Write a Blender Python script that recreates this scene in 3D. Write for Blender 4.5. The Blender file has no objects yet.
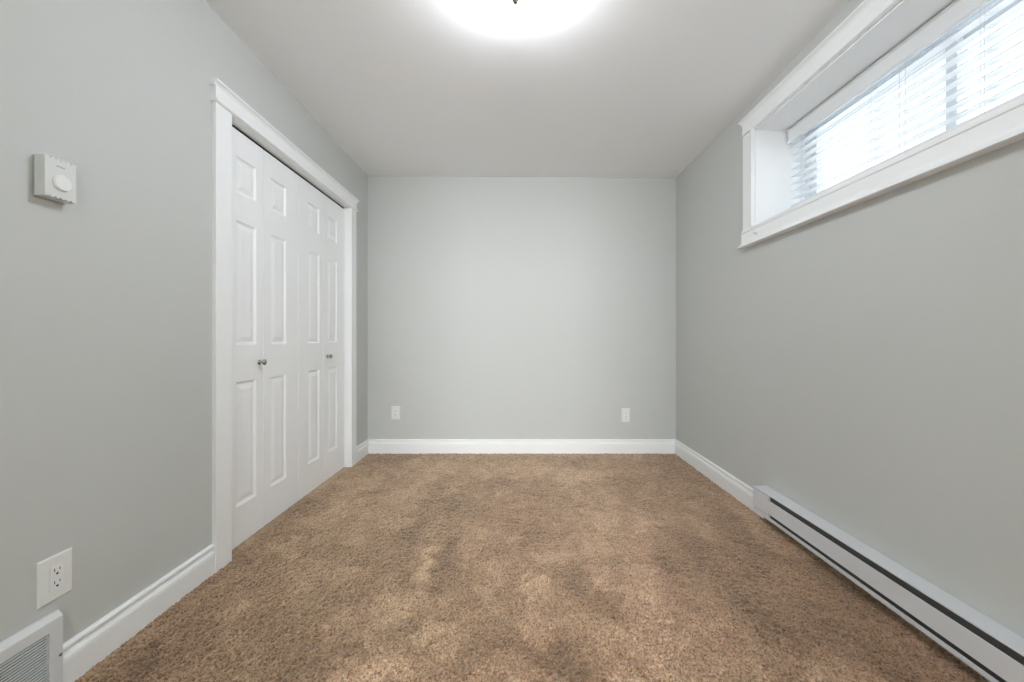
import bpy, bmesh, math, random
import numpy as np
from mathutils import Vector, Matrix

S = bpy.context.scene
COL = S.collection
PI = math.pi

# ------------------------------------------------------------ camera, world, exposure
CAM_Z = 1.017
cam_d = bpy.data.cameras.new('camera')
cam = bpy.data.objects.new('camera', cam_d)
COL.objects.link(cam)
cam.location = (0, 0, CAM_Z)
cam.rotation_euler = (PI / 2, 0, 0)
cam_d.sensor_width = 36.0
cam_d.sensor_fit = 'HORIZONTAL'
cam_d.lens = 400.0 / 1024.0 * 36.0
cam_d.shift_x = -6.0 / 1024.0
cam_d.shift_y = -3.0 / 1024.0
cam_d.clip_start = 0.02
S.camera = cam

world = bpy.data.worlds.new('overcast_sky')
S.world = world
world.use_nodes = True
bg = world.node_tree.nodes['Background']
bg.inputs['Color'].default_value = (0.94, 0.97, 1.0, 1)
bg.inputs['Strength'].default_value = 3.25

LAMP_STRENGTH = 94.0
# unseen fill lamp, added to brighten the end wall through the doorway
hl = bpy.data.lights.new('hall_fill_light', 'AREA')
hl.shape = 'RECTANGLE'; hl.size = 0.9; hl.size_y = 1.0
hl.energy = 240.0
hl.color = (0.95, 0.98, 1.0)
hlo = bpy.data.objects.new('hall_fill_light', hl)
COL.objects.link(hlo)
hlo.location = (0.0, -3.45, 1.78)
hlo.rotation_euler = (PI / 2, 0, 0)
LAMP_COLOR = (0.935, 0.978, 1.05)

S.view_settings.view_transform = 'Standard'
S.view_settings.look = 'None'
S.view_settings.gamma = 1.0
S.view_settings.use_curve_mapping = False
S.view_settings.exposure = 0.05

cy = S.cycles
cy.use_denoising = True
cy.max_bounces = 14
cy.diffuse_bounces = 10
cy.glossy_bounces = 4
cy.transmission_bounces = 6
cy.transparent_max_bounces = 12
cy.caustics_reflective = False
cy.caustics_refractive = False
cy.sample_clamp_indirect = 6.0

# ------------------------------------------------------------ materials
def mat(name, color, rough=0.6, metal=0.0, spec=0.5, bump=0.0, bscale=200.0, vary=0.0, vscale=3.0, emit=None, emit_s=0.0):
    m = bpy.data.materials.new(name)
    m.use_nodes = True
    nt = m.node_tree
    p = nt.nodes['Principled BSDF']
    p.inputs['Base Color'].default_value = (*color, 1)
    p.inputs['Roughness'].default_value = rough
    p.inputs['Metallic'].default_value = metal
    p.inputs['Specular IOR Level'].default_value = spec
    tc = nt.nodes.new('ShaderNodeTexCoord')
    if vary > 0:
        n = nt.nodes.new('ShaderNodeTexNoise')
        n.inputs['Scale'].default_value = vscale
        n.inputs['Detail'].default_value = 4
        nt.links.new(tc.outputs['Object'], n.inputs['Vector'])
        mx = nt.nodes.new('ShaderNodeMix')
        mx.data_type = 'RGBA'
        mx.inputs[6].default_value = (*[c * (1 - vary) for c in color], 1)
        mx.inputs[7].default_value = (*[min(1, c * (1 + vary)) for c in color], 1)
        nt.links.new(n.outputs['Fac'], mx.inputs[0])
        nt.links.new(mx.outputs[2], p.inputs['Base Color'])
    if bump > 0:
        n = nt.nodes.new('ShaderNodeTexNoise')
        n.inputs['Scale'].default_value = bscale
        n.inputs['Detail'].default_value = 3
        nt.links.new(tc.outputs['Object'], n.inputs['Vector'])
        b = nt.nodes.new('ShaderNodeBump')
        b.inputs['Strength'].default_value = bump
        b.inputs['Distance'].default_value = 0.002
        nt.links.new(n.outputs['Fac'], b.inputs['Height'])
        nt.links.new(b.outputs['Normal'], p.inputs['Normal'])
    if emit:
        p.inputs['Emission Color'].default_value = (*emit, 1)
        p.inputs['Emission Strength'].default_value = emit_s
    return m

M_WALL = mat('grey_wall_paint', (0.562, 0.577, 0.561), 0.75, bump=0.12, bscale=260, vary=0.012, vscale=2.0, spec=0.3)
M_CEIL = mat('ceiling_paint', (0.93, 0.937, 0.945), 0.9, bump=0.15, bscale=180, vary=0.01, spec=0.2)
M_TRIM = mat('white_trim_paint', (0.89, 0.905, 0.91), 0.38, vary=0.01, vscale=8)
M_DOOR = mat('white_door_paint', (0.91, 0.925, 0.935), 0.42, vary=0.01, vscale=6)
M_REVEAL = mat('white_reveal_paint', (0.89, 0.90, 0.91), 0.5)
M_DARK = mat('dark_slot', (0.035, 0.04, 0.042), 0.6)
M_FIN = mat('heater_fins', (0.10, 0.11, 0.112), 0.45, metal=0.5)
M_HEAT = mat('white_enamel', (0.70, 0.715, 0.74), 0.35, vary=0.01)
M_PLAST = mat('white_plastic', (0.70, 0.715, 0.71), 0.35)
M_PLAST2 = mat('bright_plastic', (0.84, 0.85, 0.85), 0.3)
M_PLATE = mat('ivory_white_plate', (0.80, 0.81, 0.78), 0.35)
M_NICK = mat('satin_nickel', (0.42, 0.40, 0.37), 0.24, metal=1.0)
M_BLIND = mat('white_blind_vinyl', (0.82, 0.84, 0.85), 0.4)
M_VINYL = mat('white_vinyl', (0.78, 0.81, 0.85), 0.4)
M_CORD = mat('white_cord', (0.70, 0.72, 0.74), 0.7)
M_BOUNCE_GROUND = mat('pale_bounce_ground', (0.85, 0.86, 0.88), 0.9, bump=0.4, bscale=40, vary=0.08, vscale=6)  # unseen ground, whitened to reflect sky light onto the slats
M_SIDING = mat('pale_siding', (0.66, 0.70, 0.76), 0.8, vary=0.02)
M_VENT = mat('grille_enamel', (0.70, 0.72, 0.73), 0.4)
M_GREYP = mat('grey_marking', (0.16, 0.17, 0.18), 0.5)

def glass_mat():
    m = bpy.data.materials.new('window_glass')
    m.use_nodes = True
    nt = m.node_tree
    nt.nodes.clear()
    o = nt.nodes.new('ShaderNodeOutputMaterial')
    t = nt.nodes.new('ShaderNodeBsdfTransparent')
    t.inputs['Color'].default_value = (0.95, 0.97, 0.97, 1)
    g = nt.nodes.new('ShaderNodeBsdfGlossy')
    g.inputs['Roughness'].default_value = 0.02
    f = nt.nodes.new('ShaderNodeLayerWeight')
    f.inputs['Blend'].default_value = 0.12
    mx = nt.nodes.new('ShaderNodeMixShader')
    nt.links.new(f.outputs['Facing'], mx.inputs[0])
    nt.links.new(t.outputs[0], mx.inputs[1])
    nt.links.new(g.outputs[0], mx.inputs[2])
    nt.links.new(mx.outputs[0], o.inputs['Surface'])
    return m
M_GLASS = glass_mat()

def lamp_mat():
    m = mat('frosted_lamp_glass', (0.9, 0.9, 0.88), 0.3, emit=LAMP_COLOR, emit_s=LAMP_STRENGTH)
    return m
M_LAMP = lamp_mat()

def carpet_mat():
    m = bpy.data.materials.new('tan_pile_carpet')
    m.use_nodes = True
    nt = m.node_tree
    p = nt.nodes['Principled BSDF']
    p.inputs['Roughness'].default_value = 0.95
    p.inputs['Specular IOR Level'].default_value = 0.1
    p.inputs['Sheen Weight'].default_value = 1.0
    p.inputs['Sheen Roughness'].default_value = 0.5
    p.inputs['Sheen Tint'].default_value = (0.88, 0.73, 0.58, 1)
    at = nt.nodes.new('ShaderNodeAttribute'); at.attribute_name = 'pile_lay_falloff'
    ah = nt.nodes.new('ShaderNodeAttribute'); ah.attribute_name = 'pile_hue'
    tc = nt.nodes.new('ShaderNodeTexCoord')
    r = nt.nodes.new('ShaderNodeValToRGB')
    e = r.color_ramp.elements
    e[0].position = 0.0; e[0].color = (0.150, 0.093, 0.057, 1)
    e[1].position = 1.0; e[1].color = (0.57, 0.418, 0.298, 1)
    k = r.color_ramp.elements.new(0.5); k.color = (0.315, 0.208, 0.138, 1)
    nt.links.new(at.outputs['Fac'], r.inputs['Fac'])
    hue = nt.nodes.new('ShaderNodeMix'); hue.data_type = 'RGBA'; hue.blend_type = 'MULTIPLY'
    hr = nt.nodes.new('ShaderNodeValToRGB')
    hr.color_ramp.elements[0].color = (0.97, 0.98, 0.86, 1)
    hr.color_ramp.elements[1].color = (1.06, 0.96, 0.91, 1)
    nt.links.new(ah.outputs['Fac'], hr.inputs['Fac'])
    hue.inputs[0].default_value = 1.0
    nt.links.new(r.outputs['Color'], hue.inputs[6])
    nt.links.new(hr.outputs['Color'], hue.inputs[7])
    # yarn flecks
    n = nt.nodes.new('ShaderNodeTexNoise'); n.inputs['Scale'].default_value = 150; n.inputs['Detail'].default_value = 4
    nt.links.new(tc.outputs['Object'], n.inputs['Vector'])
    fr = nt.nodes.new('ShaderNodeValToRGB')
    fr.color_ramp.elements[0].position = 0.36; fr.color_ramp.elements[0].color = (0.34, 0.29, 0.25, 1)
    fr.color_ramp.elements[1].position = 0.60; fr.color_ramp.elements[1].color = (1.22, 1.22, 1.22, 1)
    nt.links.new(n.outputs['Fac'], fr.inputs['Fac'])
    mu = nt.nodes.new('ShaderNodeMix'); mu.data_type = 'RGBA'; mu.blend_type = 'MULTIPLY'
    mu.inputs[0].default_value = 1.0
    nt.links.new(hue.outputs[2], mu.inputs[6])
    nt.links.new(fr.outputs['Color'], mu.inputs[7])
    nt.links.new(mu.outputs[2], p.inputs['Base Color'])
    return m
M_CARPET = carpet_mat()

# ------------------------------------------------------------ mesh helpers
def tag(o, label, cat, group=None, kind=None):
    o['label'] = label
    o['category'] = cat
    if group: o['group'] = group
    if kind: o['kind'] = kind
    return o

def empty(name, loc=(0, 0, 0)):
    o = bpy.data.objects.new(name, None)
    COL.objects.link(o)
    o.location = loc
    o.empty_display_size = 0.05
    return o

def link(name, bm, m, parent=None, bevel=0.0, smooth=False, segs=2):
    me = bpy.data.meshes.new(name)
    bmesh.ops.recalc_face_normals(bm, faces=bm.faces)
    bm.to_mesh(me); bm.free()
    me.materials.append(m)
    o = bpy.data.objects.new(name, me)
    COL.objects.link(o)
    if parent is not None:
        o.parent = parent
        o.matrix_parent_inverse = Matrix.Translation(-parent.location)
    if bevel > 0:
        b = o.modifiers.new('edge', 'BEVEL')
        b.width = bevel; b.segments = segs; b.limit_method = 'ANGLE'
        b.angle_limit = math.radians(40)
        b.harden_normals = False
    if smooth:
        for p in me.polygons: p.use_smooth = True
    return o

def box(bm, x0, x1, y0, y1, z0, z1):
    v = [bm.verts.new(c) for c in ((x0,y0,z0),(x1,y0,z0),(x1,y1,z0),(x0,y1,z0),(x0,y0,z1),(x1,y0,z1),(x1,y1,z1),(x0,y1,z1))]
    for f in ((0,1,2,3),(4,5,6,7),(0,1,5,4),(1,2,6,5),(2,3,7,6),(3,0,4,7)):
        bm.faces.new([v[i] for i in f])

def boxes(*a):
    bm = bmesh.new()
    for b in a: box(bm, *b)
    return bm

def extrude_profile(bm, pts, p0, p1, out, up=(0, 0, 1), m0=0.0, m1=0.0):
    """closed profile pts [(t,z)] swept from p0 to p1; t grows along out, z along up; m0/m1 mitre (shift along sweep per t)"""
    p0 = Vector(p0); p1 = Vector(p1); out = Vector(out); up = Vector(up)
    d = (p1 - p0).normalized()
    a = [bm.verts.new(p0 + out * t + up * z + d * (m0 * t)) for t, z in pts]
    b = [bm.verts.new(p1 + out * t + up * z - d * (m1 * t)) for t, z in pts]
    n = len(pts)
    for i in range(n):
        bm.faces.new((a[i], a[(i+1) % n], b[(i+1) % n], b[i]))
    bm.faces.new(a); bm.faces.new(list(reversed(b)))

def lathe(bm, prof, origin, axis, seg=32, closed=True):
    """prof [(r, h)] round an axis vector"""
    axis = Vector(axis).normalized()
    q = Vector((0, 0, 1)).rotation_difference(axis)
    rings = []
    for r, h in prof:
        if r < 1e-6:
            rings.append([bm.verts.new(Vector(origin) + q @ Vector((0, 0, h)))])
        else:
            rings.append([bm.verts.new(Vector(origin) + q @ Vector((r*math.cos(2*PI*i/seg), r*math.sin(2*PI*i/seg), h))) for i in range(seg)])
    for a, b in zip(rings, rings[1:]):
        for i in range(seg):
            j = (i + 1) % seg
            if len(a) == 1 and len(b) == 1: continue
            if len(a) == 1: bm.faces.new((a[0], b[i], b[j]))
            elif len(b) == 1: bm.faces.new((a[i], a[j], b[0]))
            else: bm.faces.new((a[i], a[j], b[j], b[i]))
    if closed:
        for r in (rings[0], rings[-1]):
            if len(r) > 2: bm.faces.new(r)

def tube(bm, pts, r, seg=8):
    pts = [Vector(p) for p in pts]
    rings = []
    for i, p in enumerate(pts):
        d = (pts[min(i+1, len(pts)-1)] - pts[max(i-1, 0)]).normalized()
        a = d.orthogonal().normalized(); b = d.cross(a)
        rings.append([bm.verts.new(p + (a*math.cos(2*PI*k/seg) + b*math.sin(2*PI*k/seg))*r) for k in range(seg)])
    for A, B in zip(rings, rings[1:]):
        for k in range(seg):
            bm.faces.new((A[k], A[(k+1) % seg], B[(k+1) % seg], B[k]))
    bm.faces.new(rings[0]); bm.faces.new(rings[-1])

# ------------------------------------------------------------ room dimensions
XL, XR = -1.330, 1.397
YB, YF = 3.537, -0.90          # far wall, wall behind the camera
ZL, ZR = 2.450, 2.432          # ceiling height at the two side walls
def zc(x): return ZL + (ZR - ZL) * (x - XL) / (XR - XL)
CY0, CY1, CZ = 1.834, 3.153, 2.044        # closet opening
WY0, WY1, WZ0, WZ1 = 0.800, 2.350, 1.675, 2.242   # window opening
WT = 0.40                                  # thickness of the basement wall

# ------------------------------------------------------------ structure
H = 2.60
o = link('wall_left', boxes((XL-0.12, XL, YF, CY0, -0.06, H), (XL-0.12, XL, CY1, YB, -0.06, H), (XL-0.12, XL, CY0, CY1, CZ, H)), M_WALL)
tag(o, 'pale grey painted wall with the white closet doors in it', 'wall', kind='structure')
o = link('wall_back', boxes((XL-0.12, XR+WT, YB, YB+0.12, -0.06, H)), M_WALL)
tag(o, 'plain grey end wall with two white outlets low on it', 'wall', kind='structure')
o = link('wall_right', boxes((XR, XR+WT, YF, WY0, -0.06, H), (XR, XR+WT, WY1, YB, -0.06, H),
                             (XR, XR+WT, WY0, WY1, -0.06, WZ0), (XR, XR+WT, WY0, WY1, WZ1, H)), M_WALL)
tag(o, 'grey wall with the high window and the baseboard heater', 'wall', kind='structure')
DX0, DX1, DZ = -0.46, 0.46, 2.04      # unseen doorway, added to let the hall fill lamp shine in
o = link('wall_front', boxes((XL-0.12, DX0, YF-0.12, YF, -0.06, H), (DX1, XR+WT, YF-0.12, YF, -0.06, H), (DX0, DX1, YF-0.12, YF, DZ, H)), M_WALL)
tag(o, 'grey wall at the camera end of the room', 'wall', kind='structure')
bm = bmesh.new()
vs = []
for z in (0, 0.12):
    for x, y in ((XL-0.12, YF-0.12), (XR+WT, YF-0.12), (XR+WT, YB+0.12), (XL-0.12, YB+0.12)):
        vs.append(bm.verts.new((x, y, zc(x) + z)))
for f in ((0,1,2,3),(4,5,6,7),(0,1,5,4),(1,2,6,5),(2,3,7,6),(3,0,4,7)): bm.faces.new([vs[i] for i in f])
o = link('ceiling', bm, M_CEIL)
tag(o, 'flat off-white ceiling with a round light on it', 'ceiling', kind='structure')
# closet behind the doors
o = link('wall_closet', boxes((XL-0.72, XL-0.68, CY0-0.1, CY1+0.1, -0.06, H), (XL-0.68, XL-0.12, CY0-0.1, CY0-0.06, -0.06, H),
                              (XL-0.68, XL-0.12, CY1+0.06, CY1+0.1, -0.06, H), (XL-0.68, XL-0.12, CY0-0.06, CY1+0.06, 2.45, 2.5)), M_WALL)
tag(o, 'grey inner walls of the closet behind the white doors', 'wall', kind='structure')

# unseen hall, added to house and shape the fill light
o = link('wall_added_hall', boxes((-0.72, -0.62, -3.6, YF-0.12, -0.06, H), (0.62, 0.72, -3.6, YF-0.12, -0.06, H), (-0.72, 0.72, -3.7, -3.6, -0.06, H)), M_WALL)
tag(o, 'grey walls of the added hall behind the doorway', 'wall', kind='structure')
o = link('ceiling_added_hall', boxes((-0.72, 0.72, -3.7, YF-0.12, 2.44, 2.56)), M_CEIL)
tag(o, 'white ceiling of the added hall behind the doorway', 'ceiling', kind='structure')
o = link('floor_added_hall', boxes((-0.72, 0.72, -3.7, YF, -0.06, -0.003)), mat('added_hall_tan_carpet', (0.40, 0.31, 0.23), 0.95, bump=0.5, bscale=180, vary=0.1))
tag(o, 'tan carpet of the added hall behind the doorway', 'floor', kind='structure')
t3 = link('trim_added_doorway', boxes((DX0-0.08, DX0+0.012, YF-0.12, YF+0.018, -0.02, DZ+0.08), (DX1-0.012, DX1+0.08, YF-0.12, YF+0.018, -0.02, DZ+0.08),
                          (DX0+0.012, DX1-0.012, YF-0.12, YF+0.018, DZ-0.012, DZ+0.08)), M_TRIM)
tag(t3, 'white casing of the added open doorway', 'trim', kind='structure')

# ------------------------------------------------------------ carpet
def vnoise(X, Y, sx, sy, seed):
    rng = np.random.RandomState(seed)
    g = rng.rand(96, 96)
    u = X / sx + 37.3; v = Y / sy + 21.7
    i = np.floor(u).astype(int); j = np.floor(v).astype(int)
    fu = u - i; fv = v - j
    fu = fu*fu*(3-2*fu); fv = fv*fv*(3-2*fv)
    a = g[i % 96, j % 96]; b = g[(i+1) % 96, j % 96]; c = g[i % 96, (j+1) % 96]; d = g[(i+1) % 96, (j+1) % 96]
    return (a*(1-fu)+b*fu)*(1-fv) + (c*(1-fu)+d*fu)*fv

def fbm(X, Y, sx, sy, seed, octv=4, gain=0.5):
    t = 0; w = 1; s = 0
    for k in range(octv):
        t = t + w*vnoise(X, Y, sx/2**k, sy/2**k, seed+k); s += w; w *= gain
    return t / s

def smooth(t): t = np.clip(t, 0, 1); return t*t*(3-2*t)

def seg_blob(X, Y, a, b, w, soft=1.0):
    ax, ay = a; bx, by = b
    dx, dy = bx-ax, by-ay
    L = dx*dx+dy*dy + 1e-9
    t = np.clip(((X-ax)*dx+(Y-ay)*dy)/L, 0, 1)
    d = np.hypot(X-(ax+t*dx), Y-(ay+t*dy))
    return smooth(1 - d/(w*soft))

def fl(px, py):                     # where a mark seen at (px, py) lies on the carpet
    y = 406.8/(py-338.0); return ((px-518.0)*y/400.0, y)

def make_carpet():
    step = 0.0048
    x0, x1, y0, y1 = XL-0.64, XR, YF, YB
    nx = int((x1-x0)/step)+1; ny = int((y1-y0)/step)+1
    xs = np.linspace(x0, x1, nx); ys = np.linspace(y0, y1, ny)
    X, Y = np.meshgrid(xs, ys)
    rng = np.random.RandomState(5)
    Xj = X + (rng.rand(ny, nx)-0.5)*step*0.8
    Yj = Y + (rng.rand(ny, nx)-0.5)*step*0.8
    Xj[:, 0] = x0; Xj[:, -1] = x1; Yj[0, :] = y0; Yj[-1, :] = y1
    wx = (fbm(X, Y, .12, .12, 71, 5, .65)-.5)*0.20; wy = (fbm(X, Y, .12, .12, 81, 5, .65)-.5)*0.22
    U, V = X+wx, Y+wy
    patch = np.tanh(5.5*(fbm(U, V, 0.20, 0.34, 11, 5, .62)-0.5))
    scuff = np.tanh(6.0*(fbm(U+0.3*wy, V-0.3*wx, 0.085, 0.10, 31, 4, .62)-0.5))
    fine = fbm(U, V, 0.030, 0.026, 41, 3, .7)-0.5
    lay_falloff = 0.55 + 0.20*patch + 0.15*scuff + 0.42*fine
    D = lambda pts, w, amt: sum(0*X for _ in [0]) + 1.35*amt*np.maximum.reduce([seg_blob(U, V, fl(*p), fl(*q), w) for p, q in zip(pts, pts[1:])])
    # trampled and vacuumed streaks (pile laid the other way) and painted light falloff
    lay_falloff += D([(440, 488), (425, 505), (405, 548), (400, 582)], .10, -.22)
    lay_falloff += D([(458, 497), (452, 530), (438, 572), (410, 620)], .11, -.25)
    lay_falloff += D([(345, 660), (400, 640), (300, 668)], .12, -.18)
    lay_falloff += D([(270, 665), (280, 680)], .10, -.16)
    lay_falloff += D([(240, 560), (205, 600), (170, 650)], .2, -.18)  # near left corner darkened, light falloff painted in
    lay_falloff += D([(590, 487), (635, 478)], .16, -.16)
    lay_falloff += D([(585, 575), (610, 610)], .10, -.22)
    lay_falloff += D([(575, 583), (585, 590)], .05, -.15)
    lay_falloff += D([(690, 540), (690, 600)], .26, -.20)
    lay_falloff += D([(770, 560), (760, 600)], .20, -.12)
    lay_falloff += D([(460, 472), (540, 497)], .04, -.18)
    lay_falloff += D([(720, 510), (740, 520)], .10, -.16)
    lay_falloff += D([(870, 665), (760, 640)], .28, -.16)  # near right corner darkened, light falloff painted in
    lay_falloff += D([(440, 680), (510, 662), (560, 655)], .17, -.28)  # dark patch close to the camera, painted light falloff
    lay_falloff += D([(420, 625), (430, 600)], .09, .14)
    lay_falloff += D([(425, 545), (420, 580)], .05, .14)
    lay_falloff += D([(600, 478), (520, 468), (420, 466)], .34, .17)  # light rear patch, brightness of the far floor painted in
    lay_falloff += D([(545, 560), (570, 545)], .12, .16)
    lay_falloff += D([(640, 565), (655, 600)], .10, .18)
    lay_falloff += D([(612, 580), (605, 585)], .06, .14)
    lay_falloff += D([(715, 560), (735, 575)], .07, .12)
    lay_falloff += D([(490, 660), (487, 680)], .06, .08)
    lay_falloff += D([(580, 640), (720, 670)], .24, -.12)
    lay_falloff += D([(380, 470), (330, 520)], .25, .12)  # rear left lightened the same way, painted brightness
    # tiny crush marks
    lay_falloff += D([(556, 498.5), (562, 499.5)], .022, -.35)
    lay_falloff += D([(568, 560), (574, 561)], .022, -.25)
    lay_falloff = np.clip(lay_falloff, 0.03, 0.97)
    hue = np.clip(0.5 + 1.0*(fbm(U, V, 0.35, 0.45, 51, 3)-0.5) + 0.3*smooth((X+0.35)/0.5) - 0.15, 0, 1)
    edge = np.minimum(np.minimum(X-XL, XR-X), YB-Y)
    h = 0.0085*(rng.rand(ny, nx)**1.3) + 0.006*(vnoise(X, Y, .013, .013, 91)-.5) + 0.004*(vnoise(X, Y, .035, .03, 92)-.5) \
        + 0.004*(lay_falloff-0.5) - 0.006
    h = h*(0.35+0.65*smooth(edge/0.03)) 
    co = np.stack([Xj, Yj, h], -1).reshape(-1, 3).astype(np.float32)
    idx = np.arange(nx*ny).reshape(ny, nx)
    q = np.stack([idx[:-1, :-1], idx[:-1, 1:], idx[1:, 1:], idx[1:, :-1]], -1).reshape(-1, 4)
    me = bpy.data.meshes.new('floor')
    me.vertices.add(len(co)); me.vertices.foreach_set('co', co.ravel())
    me.loops.add(q.size); me.loops.foreach_set('vertex_index', q.ravel().astype(np.int32))
    me.polygons.add(len(q)); me.polygons.foreach_set('loop_start', np.arange(0, q.size, 4, dtype=np.int32))
    me.update(calc_edges=True)
    me.polygons.foreach_set('use_smooth', np.ones(len(q), dtype=bool))
    for nm, arr in (('pile_lay_falloff', lay_falloff), ('pile_hue', hue)):
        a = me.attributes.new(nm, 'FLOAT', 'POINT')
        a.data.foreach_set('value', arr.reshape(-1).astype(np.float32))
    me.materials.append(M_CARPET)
    o = bpy.data.objects.new('floor', me)
    COL.objects.link(o)
    tag(o, 'mottled tan cut-pile carpet covering the whole floor', 'floor', kind='structure')
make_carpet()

# ------------------------------------------------------------ baseboards
BP = [(0, -0.02), (0.0155, -0.02), (0.0155, 0.0765), (0.0135, 0.0775), (0.0135, 0.0795), (0.0165, 0.0805), (0.0160, 0.0850), (0.0125, 0.0915),
      (0.0075, 0.0945), (0.0015, 0.0975), (0.0015, 0.1075), (0.0120, 0.1085), (0.0130, 0.1115), (0.0125, 0.1170), (0.0080, 0.1215), (0.004, 0.123), (0, 0.123)]
def baseboard(name, label, runs):
    bm = bmesh.new()
    for r in runs: extrude_profile(bm, BP, *r)
    o = link(name, bm, M_TRIM)
    return tag(o, label, 'baseboard', kind='structure')
baseboard('baseboard_left', 'white moulded baseboard between the floor grille and closet casing',
          [((XL, 1.153, 0), (XL, 1.736, 0), (1, 0, 0)), ((XL, YF, 0), (XL, 0.74, 0), (1, 0, 0))])
baseboard('baseboard_closet_corner', 'short white baseboard between the closet casing and the end wall',
          [((XL, 3.247, 0), (XL, YB, 0), (1, 0, 0), (0, 0, 1), 0, 1)])
baseboard('baseboard_back', 'white moulded baseboard along the end wall under two outlets',
          [((XL, YB, 0), (XR, YB, 0), (0, -1, 0), (0, 0, 1), 1, 1)])
baseboard('baseboard_right', 'white moulded baseboard between the end wall and the electric heater',
          [((XR, 2.246, 0), (XR, YB, 0), (-1, 0, 0), (0, 0, 1), 0, 1)])

# ------------------------------------------------------------ closet casing (trim_1)
t1 = empty('trim_1', (XL, 2.49, 0))
tag(t1, 'white flat casing with a capped head around the closet doors', 'trim', kind='structure')
link('casing_leg', boxes((XL, XL+0.020, CY0-0.098, CY0, -0.02, CZ)), M_TRIM, t1, 0.0025)
link('casing_leg', boxes((XL, XL+0.020, CY1, CY1+0.094, -0.02, CZ)), M_TRIM, t1, 0.0025)
HY0, HY1 = CY0-0.100, CY1+0.096
# bead fillet under the frieze, frieze board, stepped cap
bm = bmesh.new()
extrude_profile(bm, [(0, 0), (0.026, 0), (0.030, 0.003), (0.031, 0.007), (0.030, 0.011), (0.026, 0.014), (0, 0.014)],
                (XL, HY0-0.008, CZ), (XL, HY1+0.008, CZ), (1, 0, 0))
link('head_bead', bm, M_TRIM, t1)
link('head_frieze', boxes((XL, XL+0.021, HY0, HY1, CZ+0.014, CZ+0.070)), M_TRIM, t1, 0.0015)
bm = bmesh.new()
extrude_profile(bm, [(0, 0), (0.021, 0), (0.024, 0.006), (0.027, 0.010), (0.032, 0.014), (0.036, 0.016), (0.036, 0.024), (0, 0.024)],
                (XL, HY0-0.013, CZ+0.068), (XL, HY1+0.013, CZ+0.068), (1, 0, 0))
link('head_cap', bm, M_TRIM, t1)
# jamb lining
link('jamb_lining', boxes((XL-0.118, XL+0.006, CY0-0.012, CY0+0.002, -0.02, CZ), (XL-0.118, XL+0.006, CY1-0.002, CY1+0.012, -0.02, CZ),
                          (XL-0.118, XL+0.006, CY0-0.012, CY1+0.012, CZ-0.002, CZ+0.010)), M_TRIM, t1)
link('door_track', boxes((XL-0.062, XL-0.040, CY0+0.001, CY1-0.001, CZ-0.006, CZ)), M_DARK, t1)

# ------------------------------------------------------------ bifold closet doors
XD = XL - 0.036        # door face
def leaf_mesh(y0, y1, z0, z1, pans):
    bm = bmesh.new()
    T = 0.034
    py0, py1 = pans[0][0], pans[0][1]
    ys = [y0, py0, py1, y1]
    zs = [z0]
    for (_, _, a, b) in pans: zs += [a, b]
    zs.append(z1)
    V = {}
    def v(x, y, z):
        k = (round(x, 5), round(y, 5), round(z, 5))
        if k not in V: V[k] = bm.verts.new((x, y, z))
        return V[k]
    for i in range(3):
        for j in range(len(zs)-1):
            if i == 1 and j % 2 == 1:
                a0, a1, b0, b1 = ys[1], ys[2], zs[j], zs[j+1]
                rings = [(0, 0), (0.004, -0.0045), (0.008, -0.0085), (0.015, -0.0095), (0.019, -0.0085), (0.038, -0.0025), (0.040, -0.002)]
                prev = None
                for ins, dep in rings:
                    x = XD + dep
                    r = [v(x, a0+ins, b0+ins), v(x, a1-ins, b0+ins), v(x, a1-ins, b1-ins), v(x, a0+ins, b1-ins)]
                    if prev:
                        for k in range(4):
                            bm.faces.new((prev[k], prev[(k+1) % 4], r[(k+1) % 4], r[k]))
                    prev = r
                bm.faces.new(prev)
            else:
                bm.faces.new((v(XD, ys[i], zs[j]), v(XD, ys[i+1], zs[j]), v(XD, ys[i+1], zs[j+1]), v(XD, ys[i], zs[j+1])))
    b = [v(XD-T, y0, z0), v(XD-T, y1, z0), v(XD-T, y1, z1), v(XD-T, y0, z1)]
    bm.faces.new(b)
    left = [v(XD, y0, z) for z in zs]; bm.faces.new(left + [b[3], b[0]])
    right = [v(XD, y1, z) for z in zs]; bm.faces.new(right + [b[2], b[1]])
    bot = [v(XD, y, z0) for y in ys]; bm.faces.new(bot + [b[1], b[0]])
    top = [v(XD, y, z1) for y in ys]; bm.faces.new(top + [b[2], b[3]])
    return bm

ZP = [(0.195, 0.802), (0.983, 1.590), (1.728, 1.904)]
def leaf(parent, y0, y1, p0, p1):
    o = link('door_leaf', leaf_mesh(y0, y1, 0.003, 2.029, [(p0, p1, a, b) for a, b in ZP]), M_DOOR, parent, 0.0015)
    return o
def knob(parent, y, z):
    bm = bmesh.new()
    lathe(bm, [(0.0, -0.001), (0.0130, -0.001), (0.0135, 0.002), (0.0115, 0.0035), (0.0060, 0.0055), (0.0052, 0.014), (0.0075, 0.018),
               (0.0138, 0.0215), (0.0160, 0.026), (0.0150, 0.031), (0.0100, 0.0345), (0.0, 0.036)], (XD, y, z), (1, 0, 0), 28, False)
    o = link('knob', bm, M_NICK, parent, smooth=True)
    o['label'] = 'small round satin nickel knob'
d1 = empty('door_1', (XD, 2.16, 0)); tag(d1, 'white six-panel bifold closet door beside the baseboard with the big outlet, its knob on the left leaf', 'door', kind='structure')
leaf(d1, CY0+0.004, 2.1455, 1.940, 2.087)
leaf(d1, 2.1485, 2.4870, 2.209, 2.356)
knob(d1, 2.112, 0.889)
d2 = empty('door_2', (XD, 2.82, 0)); tag(d2, 'white six-panel bifold closet door nearest the end wall, its knob on the right leaf', 'door', kind='structure')
leaf(d2, 2.4910, 2.8105, 2.605, 2.751)
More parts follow.
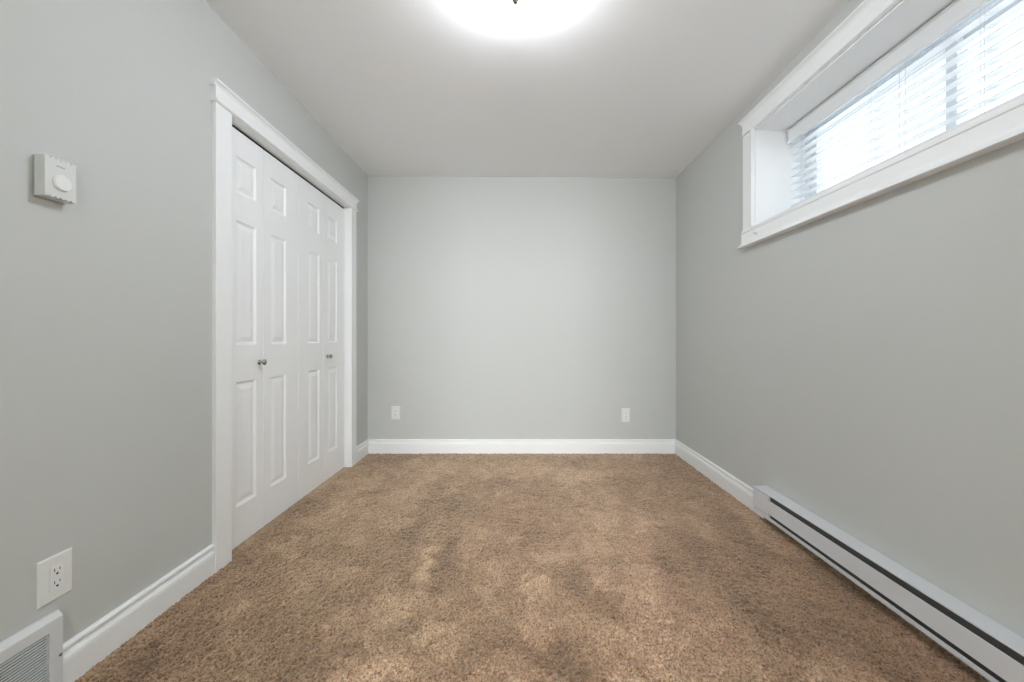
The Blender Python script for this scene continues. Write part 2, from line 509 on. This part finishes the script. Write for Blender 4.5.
leaf(d2, 2.8135, CY1-0.006, 2.872, 3.020)
knob(d2, 2.860, 0.886)

# ------------------------------------------------------------ window casing (trim_2)
t2 = empty('trim_2', (XR, 1.575, WZ0))
tag(t2, 'white casing with capped head and flared sill board around the high window', 'trim', kind='structure')
SY0, SY1 = WY0-0.100, WY1+0.105
def side_casing(y0, y1, inner):
    bm = bmesh.new()
    box(bm, XR-0.018, XR, y0, y1, WZ0-0.004, WZ1+0.006)
    return link('casing_leg', bm, M_TRIM, t2, 0.0015)
side_casing(WY1+0.006, SY1, WY1); side_casing(SY0, WY0-0.006, WY0)
# raised inner bead on three sides
b = 0.020
link('inner_bead', boxes((XR-0.026, XR, WY1+0.002, WY1+b, WZ0, WZ1+b), (XR-0.026, XR, WY0-b, WY0-0.002, WZ0, WZ1+b),
                         (XR-0.026, XR, WY0-0.002, WY1+0.002, WZ1+0.002, WZ1+b)), M_TRIM, t2, 0.003)
link('head_frieze', boxes((XR-0.021, XR, SY0, SY1, WZ1+0.010, WZ1+0.082)), M_TRIM, t2, 0.001)
bm = bmesh.new()
extrude_profile(bm, [(0, 0), (0.021, 0), (0.024, 0.008), (0.029, 0.014), (0.036, 0.018), (0.038, 0.020), (0.038, 0.026), (0, 0.026)],
                (XR, SY0-0.014, WZ1+0.074), (XR, SY1+0.014, WZ1+0.074), (-1, 0, 0))
link('head_cap', bm, M_TRIM, t2)
link('sill_nose', boxes((XR-0.024, XR+0.004, SY0-0.002, SY1+0.004, WZ0-0.022, WZ0-0.001)), M_TRIM, t2, 0.004)
bm = bmesh.new()
extrude_profile(bm, [(0, 0), (0.046, 0), (0.046, 0.005), (0.041, 0.009), (0.033, 0.014), (0.027, 0.019), (0.021, 0.027), (0.019, 0.036), (0.019, 0.090), (0, 0.090)],
                (XR, SY0-0.014, WZ0-0.108), (XR, SY1+0.014, WZ0-0.108), (-1, 0, 0))
link('apron', bm, M_TRIM, t2)
# reveal lining
L = 0.012
XG = XR + 0.285       # inner face of the vinyl window
link('reveal_lining', boxes((XR-0.002, XG, WY1-L+0.006, WY1+0.004, WZ0, WZ1), (XR-0.002, XG, WY0-0.004, WY0+L-0.006, WZ0, WZ1),
                            (XR-0.002, XG, WY0, WY1, WZ1-0.008, WZ1+0.002), (XR-0.002, XG, WY0, WY1, WZ0-0.002, WZ0+0.006)), M_REVEAL, t2)

# ------------------------------------------------------------ the window itself
w1 = empty('window_1', (XG, 1.575, WZ0))
tag(w1, 'white vinyl sliding window set deep in the wall behind the blind', 'window', kind='structure')
def rect_frame(x0, x1, y0, y1, z0, z1, wd):
    return boxes((x0, x1, y0, y1, z0, z0+wd), (x0, x1, y0, y1, z1-wd, z1), (x0, x1, y0, y0+wd, z0+wd, z1-wd), (x0, x1, y1-wd, y1, z0+wd, z1-wd))
link('window_frame', rect_frame(XG, XG+0.085, WY0, WY1, WZ0, WZ1, 0.036), M_VINYL, w1, 0.002)
ym = 1.575
fz0, fz1 = WZ0+0.036, WZ1-0.036
for (x0, a, b_) in ((XG+0.012, ym-0.030, WY1-0.036), (XG+0.045, WY0+0.036, ym+0.030)):
    s = link('sash', rect_frame(x0, x0+0.028, a, b_, fz0, fz1, 0.042), M_VINYL, w1, 0.002)
    g = link('pane', boxes((x0+0.012, x0+0.016, a+0.040, b_-0.040, fz0+0.040, fz1-0.040)), M_GLASS, s)
# outside: unseen pale ground, whitened to bounce sky light up
o = link('exterior_ground', boxes((XR+WT, 9.0, -6, 9, 1.28, 1.33)), M_BOUNCE_GROUND)
tag(o, 'unseen ground outside the high window, whitened to bounce light', 'ground', kind='structure')

# ------------------------------------------------------------ venetian blind
bl = empty('venetian_blind', (1.60, 1.575, WZ0+0.006))
tag(bl, 'white horizontal venetian blind hanging inside the deep high window', 'blind')
BX = 1.571
BY0, BY1 = WY0+0.012, WY1-0.016
bm = bmesh.new()
extrude_profile(bm, [(0, 0), (-0.010, 0.0), (-0.010, 0.070), (-0.012, 0.080), (0.004, 0.080), (0.004, 0.076), (0.000, 0.070), (-0.002, 0.012), (0.003, 0.004)],
                (BX, BY0, 2.146), (BX, BY1, 2.146), (-1, 0, 0))
box(bm, BX+0.005, BX+0.050, BY1-0.010, BY1, 2.146, 2.226)
box(bm, BX+0.005, BX+0.050, BY0, BY0+0.010, 2.146, 2.226)
link('valance', bm, M_BLIND, bl, 0.0012)
link('headrail', boxes((BX+0.014, BX+0.064, BY0+0.01, BY1-0.01, 2.180, 2.228)), M_BLIND, bl)
SX = BX + 0.040        # slat centre line
bm = bmesh.new()
n = 8; ZT = 2.125; PITCH = 0.0425
til = math.radians(8)
zs_ = [ZT - i*PITCH for i in range(n)]
for z in zs_:
    top, bot = [], []
    for k in range(6):
        u = -0.0245 + 0.049*k/5
        cr = 0.0022*(1-(u/0.0245)**2)
        top.append((u, cr + 0.0019)); bot.append((u, cr - 0.0019))
    prof = top + bot[::-1]
    pts = [(u*math.cos(til) - w*math.sin(til), u*math.sin(til) + w*math.cos(til)) for u, w in prof]
    extrude_profile(bm, pts, (SX, BY0+0.004, z), (SX, BY1-0.004, z), (1, 0, 0))
o = link('slats', bm, M_BLIND, bl)
link('bottom_rail', boxes((SX-0.025, SX+0.025, BY0+0.004, BY1-0.004, 1.772, 1.788)), M_BLIND, bl, 0.003)
for y in (2.235, 1.80, 1.365, 0.95):
    bm = bmesh.new()
    for dx in (-0.0265, 0.0265):
        for dy in (-0.006, 0.006):
            tube(bm, [(SX+dx, y+dy, 2.18), (SX+dx, y+dy, 1.78)], 0.0007, 6)
    for z in zs_:
        for dy in (-0.006, 0.006):
            tube(bm, [(SX-0.0265, y+dy, z-0.004), (SX+0.0265, y+dy, z+0.001)], 0.0006, 5)
    link('ladder_cord', bm, M_CORD, bl)
for y in (1.655, 1.63):
    bm = bmesh.new()
    tube(bm, [(BX+0.008, y, 2.15), (BX+0.006, y, 1.76)], 0.0011, 6)
    lathe(bm, [(0, 0), (0.003, 0), (0.006, -0.03), (0.0045, -0.034), (0, -0.034)], (BX+0.006, y, 1.76), (0, 0, 1), 12, False)
    link('pull_cord', bm, M_CORD, bl)

# small white button on the sill board
bm = bmesh.new()
lathe(bm, [(0, -0.002), (0.0085, -0.002), (0.009, 0.003), (0.006, 0.006), (0.0045, 0.010), (0.007, 0.014), (0.006, 0.018), (0, 0.019)],
      (XR-0.019, 2.312, 1.624), (-1, 0, 0), 20, False)
o = link('cord_cleat', bm, M_PLAST, smooth=True)
tag(o, 'tiny white cord cleat on the window sill board at its corner', 'cord cleat')

# ------------------------------------------------------------ baseboard heater
hy0, hy1 = 0.20, 2.248
XH = 1.322
ht = empty('baseboard_heater', (1.36, 1.2, 0.05))
tag(ht, 'long white electric baseboard heater low on the wall under the window', 'heater')
# back and top sheet with a folded lip
bm = boxes((XH, XR-0.001, hy0, hy1, 0.1845, 0.1885), (XR-0.016-0.003, XR-0.016, hy0, hy1, 0.054, 0.1845), (XH, XH+0.002, hy0, hy1, 0.1835, 0.1845))
box(bm, XR-0.018, XR-0.0005, hy0, hy1, 0.124, 0.1845)
link('back_panel', bm, M_HEAT, ht, 0.0008)
# front cover with rolled edges
bm = bmesh.new()
extrude_profile(bm, [(0.0, 0.088), (0.0, 0.1575), (-0.0015, 0.159), (-0.004, 0.158), (-0.004, 0.0885), (-0.0015, 0.0870)],
                (XH, hy0+0.005, 0), (XH, 2.112, 0), (-1, 0, 0))
link('front_cover', bm, M_HEAT, ht)
bm = bmesh.new()
extrude_profile(bm, [(0.0, 0.072), (-0.002, 0.072), (-0.004, 0.060), (-0.055, 0.056), (-0.055, 0.054), (0.0, 0.057)],
                (XH, hy0, 0), (XH, hy1-0.002, 0), (-1, 0, 0))
link('bottom_lip', bm, M_HEAT, ht)
# end boxes
for (a, c) in ((2.112, hy1), (hy0-0.10, hy0)):
    bm = bmesh.new()
    extrude_profile(bm, [(0.001, 0.072), (0.001, 0.183), (-0.056, 0.183), (-0.056, 0.056), (-0.006, 0.056)], (XH, a, 0), (XH, c, 0), (-1, 0, 0))
    e = link('end_box', bm, M_HEAT, ht, 0.002)
    link('cover_seam', boxes((XH-0.0016, XH+0.002, a+0.001, c-0.004, 0.1795, 0.1815)), M_GREYP, e)
    link('cover_seam', boxes((XH-0.0012, XH+0.002, a+0.001, c-0.02, 0.0785, 0.0800)), M_GREYP, e)
link('heating_element', boxes((XH+0.012, XR-0.020, hy0, 2.112, 0.096, 0.150)), M_FIN, ht)
link('slot_liner', boxes((XH+0.010, XH+0.0115, hy0, 2.112, 0.056, 0.183)), M_FIN, ht)

# ------------------------------------------------------------ outlets
def outlet(name, origin, ny, label, pw, ph, insert=True, group=None):
    """built facing -Y at the origin, then turned: ny='back' or 'left'"""
    root = empty(name, origin)
    tag(root, label, 'outlet', group)
    def place(bm):
        if ny == 'left':
            R = Matrix.Rotation(PI/2, 4, 'Z')
        else:
            R = Matrix.Identity(4)
        bmesh.ops.transform(bm, matrix=Matrix.Translation(origin) @ R, verts=bm.verts)
        return bm
    w, h = pw/2, ph/2
    bm = bmesh.new()
    # plate with sloped rim
    rings = [(w, h, 0.0), (w, h, -0.0025), (w-0.003, h-0.003, -0.0055), (0.0172, 0.0340, -0.0058)]
    prev = None
    for a, c, y in rings:
        r = [bm.verts.new((sx*a, y, sz*c)) for sx, sz in ((-1, -1), (1, -1), (1, 1), (-1, 1))]
        if prev:
            for k in range(4): bm.faces.new((prev[k], prev[(k+1) % 4], r[(k+1) % 4], r[k]))
        prev = r
    r = [bm.verts.new((sx*0.0172, -0.002, sz*0.0340)) for sx, sz in ((-1, -1), (1, -1), (1, 1), (-1, 1))]
    for k in range(4): bm.faces.new((prev[k], prev[(k+1) % 4], r[(k+1) % 4], r[k]))
    link('wall_plate', place(bm), M_PLATE, root)
    f = link('receptacle', place(boxes((-0.0165, 0.0165, -0.0085, -0.001, -0.0333, 0.0333))), M_PLAST2, root, 0.0012)
    for s in (1, -1):
        zc_ = s*0.0175
        bm = boxes((-0.0078, -0.0058, -0.0089, -0.0082, zc_+0.001, zc_+0.0100), (0.0055, 0.0075, -0.0089, -0.0082, zc_+0.002, zc_+0.0090))
        lathe(bm, [(0, 0), (0.0030, 0), (0.0030, 0.0007), (0, 0.0007)], (0, -0.0082, zc_-0.0065), (0, -1, 0), 14, False)
        box(bm, -0.003, 0.003, -0.0089, -0.0082, zc_-0.0066, zc_-0.0035)
        link('socket', place(bm), M_DARK, f)
    for s in (1, -1):
        bm = bmesh.new()
        lathe(bm, [(0, 0.0), (0.0026, 0.0), (0.0022, 0.0012), (0, 0.0014)], (0, -0.0055, s*(0.0334+h)/2), (0, -1, 0), 12, False)
        link('screw', place(bm), M_PLATE, root)
    return root
outlet('wall_outlet', (XL, 1.1475, 0.331), 'left', 'large white outlet plate low on the wall above the floor grille', 0.086, 0.127)
outlet('wall_outlet', (-1.082, YB, 0.357), 'back', 'small white outlet on the end wall near the closet', 0.075, 0.117)
outlet('wall_outlet', (0.952, YB, 0.336), 'back', 'small white outlet on the end wall nearest the window wall', 0.073, 0.122)

# ------------------------------------------------------------ thermostat
th = empty('thermostat', (XL, 1.134, 1.41))
tag(th, 'white square dial thermostat on the grey wall beside the closet', 'thermostat')
ty0, ty1, tz0, tz1 = 1.096, 1.174, 1.410, 1.522
bm = bmesh.new()
box(bm, XL, XL+0.005, ty0-0.001, ty1-0.004, tz0-0.004, tz1-0.002)
link('back_plate', bm, mat('grey_plastic', (0.42, 0.44, 0.44), 0.5), th, 0.001)
bm = bmesh.new()
# housing with notched vents along top and bottom edge: profile in Y-Z extruded in X
def notched(y0, y1, z0, z1, nn, nd):
    pts = [(y0, z0)]
    w = (y1-y0-0.014)/nn
    for i in range(nn):
        a = y0+0.010+i*w
        pts += [(a, z0), (a, z0+nd), (a+w*0.45, z0+nd), (a+w*0.45, z0)]
    pts.append((y1, z0)); pts.append((y1, z1))
    for i in reversed(range(nn)):
        a = y0+0.010+i*w
        pts += [(a+w*0.45, z1), (a+w*0.45, z1-nd), (a, z1-nd), (a, z1)]
    pts.append((y0, z1))
    return pts
pts = notched(ty0, ty1, tz0, tz1, 5, 0.004)
a = [bm.verts.new((XL+0.014, y, z)) for y, z in pts]
c = [bm.verts.new((XL+0.034, y, z)) for y, z in pts]
for i in range(len(pts)):
    j = (i+1) % len(pts); bm.faces.new((a[i], a[j], c[j], c[i]))
bm.faces.new(c); bm.faces.new(a)
box(bm, XL+0.004, XL+0.0145, ty0, ty1, tz0, tz1)
link('housing', bm, M_PLAST, th, 0.0007, segs=1)
bm = bmesh.new()
lathe(bm, [(0.0225, 0.0), (0.0225, 0.004), (0.021, 0.0065), (0.0195, 0.0075), (0.0, 0.0078)], (XL+0.0335, 1.136, 1.456), (1, 0, 0), 40, False)
link('dial', bm, M_PLAST2, th, smooth=False)
bm = bmesh.new()
for i, wdt in enumerate((0.0026, 0.0018, 0.0026, 0.0022, 0.0026)):
    box(bm, XL+0.0338, XL+0.0344, 1.1235+i*0.0042, 1.1235+i*0.0042+wdt, 1.4990, 1.5018)
link('printed_mark', bm, M_GREYP, th)

# ------------------------------------------------------------ floor level grille
gr = empty('air_grille', (XL, 0.95, 0))
tag(gr, 'white louvred air grille at floor level under the large outlet', 'vent grille')
gy0, gy1, gz0, gz1 = 0.745, 1.152, -0.01, 0.235
X1 = XL + 0.022
iy0, iy1, iz0, iz1 = gy0+0.038, 1.117, 0.030, 0.192
bm = bmesh.new()
rings = [(XL, gy0, gy1, gz0, gz1), (XL+0.008, gy0, gy1, gz0, gz1), (X1, gy0+0.010, gy1-0.002, gz0+0.002, gz1-0.013), (X1, iy0, iy1, iz0, iz1), (X1-0.010, iy0, iy1, iz0, iz1)]
prev = None
for x, a0, a1, b0, b1 in rings:
    r = [bm.verts.new(p) for p in ((x, a0, b0), (x, a1, b0), (x, a1, b1), (x, a0, b1))]
    if prev:
        for k in range(4): bm.faces.new((prev[k], prev[(k+1) % 4], r[(k+1) % 4], r[k]))
    prev = r
link('grille_frame', bm, M_VENT, gr)
link('duct_shadow_liner', boxes((XL+0.0005, XL+0.0015, iy0-0.01, iy1+0.01, iz0-0.01, iz1+0.01)), M_DARK, gr).name = 'duct_shade_sheet'  # dark sheet standing in for the shade inside the duct
bm = bmesh.new()
nl = 20
for i in range(nl):
    z = iz0 + 0.003 + (iz1-iz0-0.003)*i/nl
    extrude_profile(bm, [(0.0210, z), (0.0210, z+0.0020), (0.0165, z+0.0032), (0.0165, z+0.0020)], (XL, iy0, 0), (XL, iy1, 0), (1, 0, 0))
link('louvres', bm, M_VENT, gr)
for y in (gy1-0.0085, gy0+0.014):
    bm = bmesh.new()
    lathe(bm, [(0, 0), (0.0045, 0), (0.0040, 0.0016), (0.0015, 0.0026), (0, 0.0026)], (X1, y, 0.112), (1, 0, 0), 18, False)
    link('screw', bm, M_NICK, gr, smooth=True)

# ------------------------------------------------------------ ceiling light
LX, LY = -0.010, 1.524
LZ = zc(LX)
cl = empty('ceiling_light', (LX, LY, LZ))
tag(cl, 'lit round flush-mounted ceiling light with a nickel finial', 'ceiling light')
bm = bmesh.new()
lathe(bm, [(0, 0.002), (0.072, 0.002), (0.078, -0.002), (0.078, -0.008), (0.070, -0.013), (0, -0.013)], (LX, LY, LZ), (0, 0, 1), 48, False)
link('ceiling_pan', bm, M_NICK, cl, smooth=True)
bm = bmesh.new()
prof = [(0.078, -0.012), (0.106, -0.017), (0.119, -0.030), (0.122, -0.044), (0.116, -0.062), (0.099, -0.081), (0.074, -0.096), (0.044, -0.105), (0.018, -0.109), (0.0, -0.110)]
lathe(bm, prof, (LX, LY, LZ), (0, 0, 1), 32, False)
link('glass_shade', bm, M_LAMP, cl, smooth=True)
bm = bmesh.new()
lathe(bm, [(0, -0.108), (0.024, -0.108), (0.025, -0.111), (0.020, -0.115), (0.010, -0.119), (0.009, -0.125), (0.016, -0.129), (0.0175, -0.134), (0.014, -0.139), (0.0115, -0.142), (0.0105, -0.146), (0.004, -0.1495), (0, -0.150)],
      (LX, LY, LZ), (0, 0, 1), 28, False)
link('finial', bm, M_NICK, cl, smooth=True)
